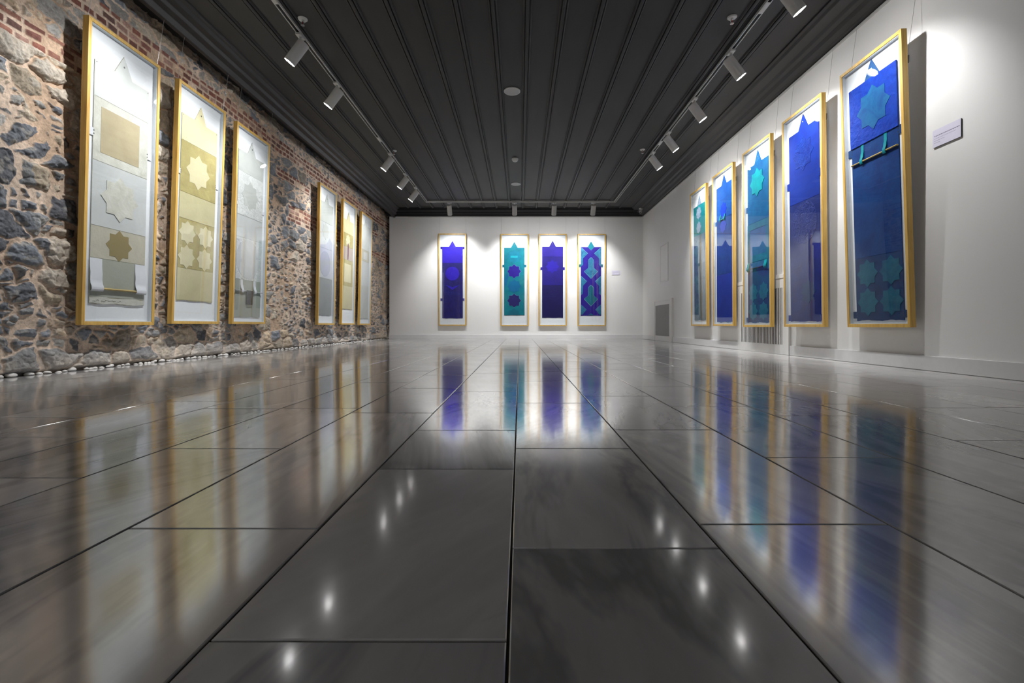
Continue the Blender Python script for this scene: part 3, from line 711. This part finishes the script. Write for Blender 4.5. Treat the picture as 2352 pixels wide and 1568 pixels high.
# ---- far wall
vio = P('paint_violet_vivid', (58, 36, 214), (52, 30, 196), 4, .1)
vio2 = P('paint_violet_dark', (44, 40, 140), (32, 28, 108), 9, .5, bsc=30, wrinkle=True)
indigo = P('paint_indigo', (40, 28, 138), (32, 22, 118), 7, .3)
indigo2 = P('paint_indigo_light', (50, 32, 164), (42, 28, 146), 6, .15)
vstar = P('paint_violet_star', (52, 28, 166), (36, 20, 140), 10, .3)
tl1 = P('paint_teal_green', (0, 142, 160), (0, 118, 142), 10, .35)
tl2 = P('paint_cyan_blue', (0, 118, 172), (0, 100, 156), 7, .25)
tl3 = P('paint_pale_teal', (40, 150, 162), (16, 116, 136), 12, .4)
tile = P('paint_tile_teal', (60, 146, 186), (24, 92, 146), 16, .3)
tile2 = P('paint_tile_green', (14, 120, 148), (10, 98, 128), 12, .3)
pale = P('paint_pale_outline', (120, 182, 204), (96, 160, 190), 8, .1)
BX = 9.232; BT = 9.212
r = framed('B', -1.321, BX, BT, -.006, 'violet blue framed paper work set apart at the left of the far wall', G_B, 2.39)
a = Art(r, vio, top=1.545, apex=1.662, bottom=.145, hw=.202, seed=21, torn=.0015, tabs=((1.499, 1.545), (.488, .536)), tabmat=indigo2)
a.sec(1.23, 1.545, vio, tip=1.662); a.sec(.148, 1.23, vio2)
a.patch(arc(-.002, 1.02, .135), vio, 'round_patch', .0012)
a.patch([(-.14, .80), (0, .70), (.14, .80), (0, .755)], vio, 'paper_chevron', .0012)
for q in (.78, .655, .62): a.patch(rect(-.17, .16, q, q+.003), violet_b, 'paper_crease', .001)
r = framed('B', -.102, BX, BT, -.012, 'framed teal paper work with two violet stars on the far wall', G_B, 2.39)
a = Art(r, tl1, top=1.534, apex=1.651, bottom=.211, hw=.200, cu=-.006, seed=22, torn=.0015, tabs=((1.155, 1.2),), tabmat=tile2)
a.sec(.215, 1.534, tl1, tip=1.651)
a.patch(star(-.004, 1.358, .141), P('paint_cyan', (0, 138, 170), (0, 124, 156), 8, .3), h=.0012)
a.patch(rect(-.08, .06, 1.335, 1.375), P('paint_light_cyan', (30, 186, 206), (10, 168, 190), 8, .1), 'pale_dash', .0024)
for cv_, mt in ((1.071, vstar), (.780, tl2), (.499, P('paint_violet_dusk', (46, 40, 124), (38, 34, 106), 9, .3))):
    a.patch(star(-.010, cv_, .143), pale if mt is not tl2 else tl3, h=.0010, name='star_outline'); a.patch(star(-.010, cv_, .1385), mt, base=.0026, h=.0016)
a.patch([(-.20, .92), (-.15, 1.05), (-.11, .99), (-.16, .80), (-.20, .78)], tl2, 'paper_scrap', .0008); a.patch([(.19, 1.02), (.12, .95), (.06, .90), (.13, .78), (.19, .72)], tl3, 'paper_scrap', .0008)
a.patch([(.19, .66), (.11, .6), (.14, .5), (.19, .44)], tl3, 'paper_scrap', .0008); a.patch([(-.205, .66), (-.13, .64), (-.16, .42), (-.205, .36)], tl3, 'paper_scrap', .0008)
a.patch(clip_v(star(-.014, .212, .136), .2145), tile2, h=.001)
r = framed('B', .645, BX, BT, -.012, 'framed dark indigo paper work with one violet star on the far wall', G_B, 2.39)
a = Art(r, indigo, top=1.552, apex=1.670, bottom=.161, hw=.205, cu=-.003, seed=23, torn=.0015, tabs=((1.1, 1.152),), tabmat=indigo2)
a.sec(1.36, 1.552, indigo2, tip=1.670); a.sec(.80, 1.36, indigo); a.sec(.165, .80, P('paint_indigo_dark', (30, 22, 100), (22, 16, 84), 6, .5, bsc=14))
a.patch(star(-.008, 1.163, .132), P('paint_indigo_star', (46, 30, 176), (40, 26, 160), 6, .1), h=.0012)
r = framed('B', 1.407, BX, BT, -.012, 'framed violet and turquoise interlaced pattern paper work beside the small far wall label', G_B, 2.39)
a = Art(r, vstar, top=1.547, apex=1.661, bottom=.202, hw=.200, cu=-.012, seed=24, torn=.0015, tabs=((1.155, 1.209),), tabmat=tile2)
a.sec(.206, 1.547, vstar, tip=1.6)
C0 = -.012
def grow(pts, k):
    mx = sum(p[0] for p in pts)/len(pts); my = sum(p[1] for p in pts)/len(pts)
    return [(mx+(p[0]-mx)*(1+k/.07), my+(p[1]-my)*(1+k/.11)) for p in pts]
def both(pts, mat, name, mirror=False):
    for sg in ((1, -1) if mirror else (1,)):
        q = [(C0+sg*(x), y) for x, y in pts]
        a.patch([(min(max(x, C0-.199), C0+.199), max(y, .207)) for x, y in grow(q, .004)], pale, 'tile_outline', .0010)
        a.patch(q, mat, name, .0016, .0026)
both([(0, 1.656), (.060, 1.546), (0, 1.484), (-.060, 1.546)], tl1, 'tip_tile')
for dy, mt in ((0, tile), (-.540, tile2)):
    both([(0, 1.340+dy), (.050, 1.292+dy), (.050, 1.140+dy), (.130, 1.071+dy), (0, .934+dy), (-.130, 1.071+dy), (-.050, 1.140+dy), (-.050, 1.292+dy)], mt, 'lantern_tile')
both([(-.194, 1.535), (-.066, 1.417), (-.158, 1.324), (-.158, 1.202), (-.194, 1.172)], tile, 'side_tile', True)
both([(-.194, .975), (-.082, .870), (-.160, .784), (-.160, .640), (-.194, .612)], tile, 'side_tile', True)
both([(-.194, .418), (-.090, .317), (-.168, .225), (-.194, .225)], tile, 'side_tile', True)
both([(-.045, .212), (0, .248), (.045, .212)], tile2, 'end_tile')

# ------------------------------------------------------------------ wall labels
def wall_label(side, c, z, w, h, label, lines):
    if side == 'R': root = empty('wall_label', (2.419, c, z)); root.rotation_euler = (0, 0, -math.pi/2)
    elif side == 'B': root = empty('wall_label', (c, 9.271, z))
    else: root = empty('wall_label', (-2.598, c, z)); root.rotation_euler = (0, 0, math.pi/2)
    tag(root, label, 'label')
    MB().box((-w/2, -.006, -h/2), (w/2, -.0006, h/2)).build('foam_board', M_foamshadow, root)
    MB().box((-w/2, -.0068, -h/2), (w/2, -.006, h/2)).build('printed_card', M_foam, root)
    rl = random.Random(3)
    for i, (v, x1, th, m) in enumerate(lines):
        mb = MB(); x = -w*.44
        while x < -w*.44+w*x1:
            d = rl.uniform(.012, .030)*w*2.4; d = min(d, -w*.44+w*x1-x)
            if d < .001: break
            mb.box((x, -.0070, h*v-th/2), (x+d, -.00681, h*v+th/2)); x += d+w*.012
        mb.build('text_line', m, root)
    return root
# ------------------------------------------------------------------ right label, far label, stone wall label
LN = [(.13, .90, .0042, M_ink), (-.015, .78, .0024, M_inksoft), (-.14, .38, .0024, M_inksoft), (-.26, .22, .0024, M_inksoft)]
wall_label('R', 2.667, 1.350, .176, .100, 'white printed label to the right of the nearest blue framed work', LN)
wall_label('B', 1.888, 1.300, .152, .085, 'small white label on the far wall, right of the interlaced pattern work', [(.2, .8, .003, M_ink), (.02, .85, .003, M_inksoft), (-.12, .3, .003, M_inksoft)])
wall_label('L', 8.22, 1.32, .15, .085, 'small pale label on the stone wall, after the last framed white work', [(.2, .8, .003, M_inksoft)])

# ------------------------------------------------------------------ radiator covers and access hatch
def radiator_cover(y0, y1, ga, gb, proud, z1, band, label, mslat, nsl, duty):
    root = empty('radiator_cover', (2.42, (y0+y1)/2, 0), label, 'radiator cover'); yc = (y0+y1)/2
    x0 = -proud; d = .0015
    za, zb = .090, .612; a, b = ga-yc, gb-yc; A, B = y0-yc, y1-yc
    mb = MB()
    mb.box((x0, A, d), (-.0006, a, z1)); mb.box((x0, b, d), (-.0006, B, z1)); mb.box((x0, a, d), (-.0006, b, za)); mb.box((x0, a, zb), (-.0006, b, z1))
    mb.build('panel', M_mdf, root)
    if band: bevel(MB().box((x0-.004, A+.004, z1-.036), (x0-.0002, B-.004, z1)).build('top_rail', M_mdf, root), .0015)
    else:
        mb = MB(); mb.box((x0-.006, A, .0015), (x0-.0002, A+.02, z1)); mb.box((x0-.006, B-.02, .0015), (x0-.0002, B, z1)); mb.box((x0-.006, A+.02, z1-.02), (x0-.0002, B-.02, z1))
        mb.build('border', M_mdf, root)
    MB().box((x0+.0032, a, za), (-.0006, b, zb)).build('dark_backing', M_dark, root)
    p = (b-a)/nsl
    for i in range(nsl):
        c0 = a+p*i+p*(1-duty)
        if c0+p*duty > b+1e-6: continue
        MB().box((x0+.0008, c0, za), (x0+.0028, c0+p*duty, zb)).build('slat', mslat, root)
    return root
radiator_cover(4.21, 5.19, 4.31, 5.12, .022, .735, True, 'white radiator cover with upright slots behind the turquoise star work', M_mdf, 29, .5)
M_louv = plain('grey_louvre', (.40, .40, .40), .5)
radiator_cover(7.43, 8.39, 7.57, 8.34, .022, .70, False, 'white framed grey louvred radiator cover near the far right corner', M_louv, 40, .62)
h = empty('access_hatch', (2.42, 7.90, .996), 'flush white access hatch above the louvred radiator cover', 'hatch')
mb = MB(); mb.box((-.008, -.21, 0), (-.0006, .21, .016)); mb.box((-.008, -.21, .618), (-.0006, .21, .634)); mb.box((-.008, -.21, .016), (-.0006, -.194, .618)); mb.box((-.008, .194, .016), (-.0006, .21, .618))
mb.build('hatch_frame', M_mdf, h); bevel(MB().box((-.0055, -.191, .019), (-.0006, .191, .615)).build('hatch_door', M_mdf, h), .001)

# ------------------------------------------------------------------ lighting track
TX0, TX1, TY = -1.656, 1.687, 8.38; TZ = CZ-.0162
tr = empty('lighting_track', (0, TY, CZ), 'white lighting track running round three sides under the black ceiling', 'lighting track')
def tpiece(a, b, name):
    """rail from a to b (x, y) as a slotted channel"""
    ax, ay = a; bx_, by_ = b; L = math.hypot(bx_-ax, by_-ay); ang = math.atan2(by_-ay, bx_-ax)
    M_ = Matrix.Translation((ax, ay-TY, -.0164)) @ Matrix.Rotation(ang, 4, 'Z')
    mb = MB(); mb.box((0, -.0175, -.004), (L, .0175, 0), M_); mb.box((0, -.0175, -.020), (L, -.0115, -.004), M_); mb.box((0, .0115, -.020), (L, .0175, -.004), M_)
    o = mb.build(name, M_track, tr); MB().box((0, -.0115, -.012), (L, .0115, -.0042), M_).build('track_slot', M_trackslot, tr); return o
tpiece((TX0, 2.0), (TX0, TY-.018), 'track_rail'); tpiece((TX1, 2.0), (TX1, TY-.018), 'track_rail'); tpiece((TX0-.0175, TY), (TX1+.0175, TY), 'track_rail')
for x, y, hor in ((TX0, 3.15, 0), (TX0, 5.55, 0), (TX1, 3.25, 0), (TX1, 5.66, 0), (-.75, TY, 1), (TX0+.12, TY, 1), (TX1-.32, TY, 1)):
    w_, l_ = (.045, .012) if hor else (.012, .06)
    MB().box((x-w_, y-TY-l_, -.0385), (x+w_, y-TY+l_, -.0366)).build('track_joiner', M_plastic, tr)

def spotlight(x, y, aim, label, power=1.0):
    """aim: angle about z of the throw direction; origin on the underside of the track"""
    root = empty('track_spotlight', (x, y, CZ-.0366), label, 'spotlight', 'white cylinder spotlights on the ceiling track')
    root.rotation_euler = (0, 0, aim)       # local +x = throw direction
    bevel(MB().box((-.020, -.040, -.016), (.020, .040, -.0004)).build('track_adapter', M_lamp, root), .002)
    MB().lathe([(.011, -.050), (.011, -.0162)], 16).build('swivel_stem', M_lamp, root)
    t = math.radians(TILT)
    ax = Vector((math.sin(t), 0, -math.cos(t)))              # axis towards the mouth
    piv = Vector((0, 0, -.050)); R_, L_ = .043, .185
    top = piv + Vector((-.030, 0, -.006))                     # centre of the closed end
    Mx = Matrix.Translation(top) @ Vector((0, 0, 1)).rotation_difference(ax).to_matrix().to_4x4()
    body = MB().lathe([(R_-.004, 0), (R_, .004), (R_, L_-.012), (R_-.0015, L_-.012), (R_-.0015, L_-.010), (R_, L_-.010), (R_, L_), (R_-.003, L_), (R_-.003, L_-.014), (.001, L_-.016)], 40, Mx).build('lamp_housing', M_lamp, root)
    autosmooth(body, 40)
    MB().box((-.012, -.018, -.062), (.012, .018, -.046)).build('yoke', M_lamp, root)
    autosmooth(MB().lathe([(R_-.0035, L_-.0125), (R_-.0035, L_-.009), (R_-.010, L_-.0065), (.002, L_-.006)], 32, Mx).build('lens', M_emit, root), 50)
    ld = bpy.data.lights.new('spot_beam', 'SPOT'); ld.energy = SPOT_W*power; ld.color = SPOT_COL; ld.spot_size = math.radians(2*SPOT_HALF); ld.spot_blend = SPOT_BLEND; ld.shadow_soft_size = .022
    lo = link(bpy.data.objects.new('spot_beam', ld)); lo.parent = root
    lo.location = top + ax*(L_+.004); lo.rotation_euler = Vector((0, 0, -1)).rotation_difference(ax).to_euler()
    return root
ordn = ['nearest', 'second', 'third', 'fourth', 'farthest']
spotlight(TX0, 2.78, math.pi, 'white track spotlight nearest the camera over the stone wall side', SPOT_L)
for yy, lb in zip((3.556, 4.266, 6.0, 6.806, 7.48), ('largest looking white track spotlight over the stone wall side', 'white track spotlight second from the top left', 'white track spotlight third from the top left, before the magenta ribbon works', 'white track spotlight second from the far left track corner', 'white track spotlight closest to the far left track corner')):
    spotlight(TX0, yy, math.pi, lb, SPOT_L)
for yy, lb in zip((2.98, 3.765, 4.55, 5.34, 5.96), ('white track spotlight cut by the top edge of the photo, at the top right', 'white track spotlight second along the right track, with a bright glare', 'middle one of the five white spotlights on the right track', 'white track spotlight second from the far end of the right track', 'farthest white spotlight on the right track')):
    spotlight(TX1, yy, 0, lb, .56 if yy < 3 else .95)
for xx, lb in zip((-1.254, -.093, .611, 1.308), ('leftmost white spotlight on the far track, in front of the violet blue work', 'white spotlight on the far track in front of the teal star work', 'white spotlight on the far track in front of the indigo work', 'rightmost white spotlight on the far track')):
    spotlight(xx, TY, math.pi/2, lb)

# ------------------------------------------------------------------ small ceiling fittings
def speaker(x, y, label):
    r_ = empty('ceiling_speaker', (x, y, CZ), label, 'ceiling speaker')
    MB().lathe([(.078, -.0004), (.078, -.005), (.074, -.008), (.068, -.008), (.067, -.005), (.001, -.005)], 48).build('rim', M_plastic, r_)
    MB().lathe([(.0665, -.0052), (.0665, -.0075), (.001, -.0085)], 48).build('grille', M_grill, r_)
speaker(-.074, 4.475, 'larger looking round white ceiling speaker, nearer the camera'); speaker(-.062, 7.41, 'round white ceiling speaker farther away, near the far track')
sd = empty('smoke_detector', (-.064, 6.29, CZ), 'small white smoke detector on the ceiling between the two round speakers', 'smoke detector')
autosmooth(MB().lathe([(.044, -.0004), (.044, -.014), (.040, -.018)], 32).build('base', M_plastic, sd), 40)
autosmooth(MB().lathe([(.036, -.0182), (.037, -.026), (.030, -.038), (.018, -.042), (.001, -.043)], 32).build('sensor_dome', M_plastic, sd), 50)
def sprinkler(x, y, label):
    r_ = empty('fire_sprinkler', (x, y, CZ), label, 'sprinkler')
    autosmooth(MB().lathe([(.034, -.0004), (.034, -.004), (.028, -.010), (.012, -.010)], 32).build('rosette', M_plastic, r_), 40)
    MB().lathe([(.009, -.0102), (.009, -.020), (.006, -.024)], 16).build('body', M_chrome, r_)
    mb = MB(); mb.tube([(-.007, 0, -.022), (-.011, 0, -.034), (-.002, 0, -.047)], .0016, 6); mb.tube([(.007, 0, -.022), (.011, 0, -.034), (.002, 0, -.047)], .0016, 6); mb.build('yoke_arms', M_chrome, r_)
    MB().lathe([(.0022, -.0245), (.0022, -.045)], 10).build('glass_bulb', M_redglass, r_)
    MB().lathe([(.014, -.0475), (.014, -.0490)], 20).build('deflector', M_chrome, r_)
sprinkler(-1.575, 3.42, 'fire sprinkler beside the left track near the camera'); sprinkler(-1.60, 6.0, 'fire sprinkler beside the left track farther away')
sprinkler(1.53, 3.40, 'fire sprinkler beside the right track near the camera'); sprinkler(1.55, 5.96, 'fire sprinkler beside the right track farther away')
cm = empty('security_camera', (2.26, 8.80, 2.4545), 'small white security camera under the ceiling in the far right corner', 'security camera')
autosmooth(MB().lathe([(.036, -.0006), (.036, -.016), (.030, -.022), (.001, -.023)], 28).build('mount_base', M_plastic, cm), 40)
ax = Vector((-.35, -.55, -.75)).normalized(); Mx = Matrix.Translation((.0, .0, -.045)) @ Vector((0, 0, 1)).rotation_difference(ax).to_matrix().to_4x4()
MB().lathe([(.008, -.045), (.008, -.0232)], 12).build('stem', M_plastic, cm)
autosmooth(MB().lathe([(.018, -.012), (.024, -.006), (.024, .055), (.022, .060), (.019, .060)], 24, Mx).build('camera_body', M_plastic, cm), 40)
MB().lathe([(.016, .0602), (.016, .062)], 20, Mx).build('lens', M_trackslot, cm)
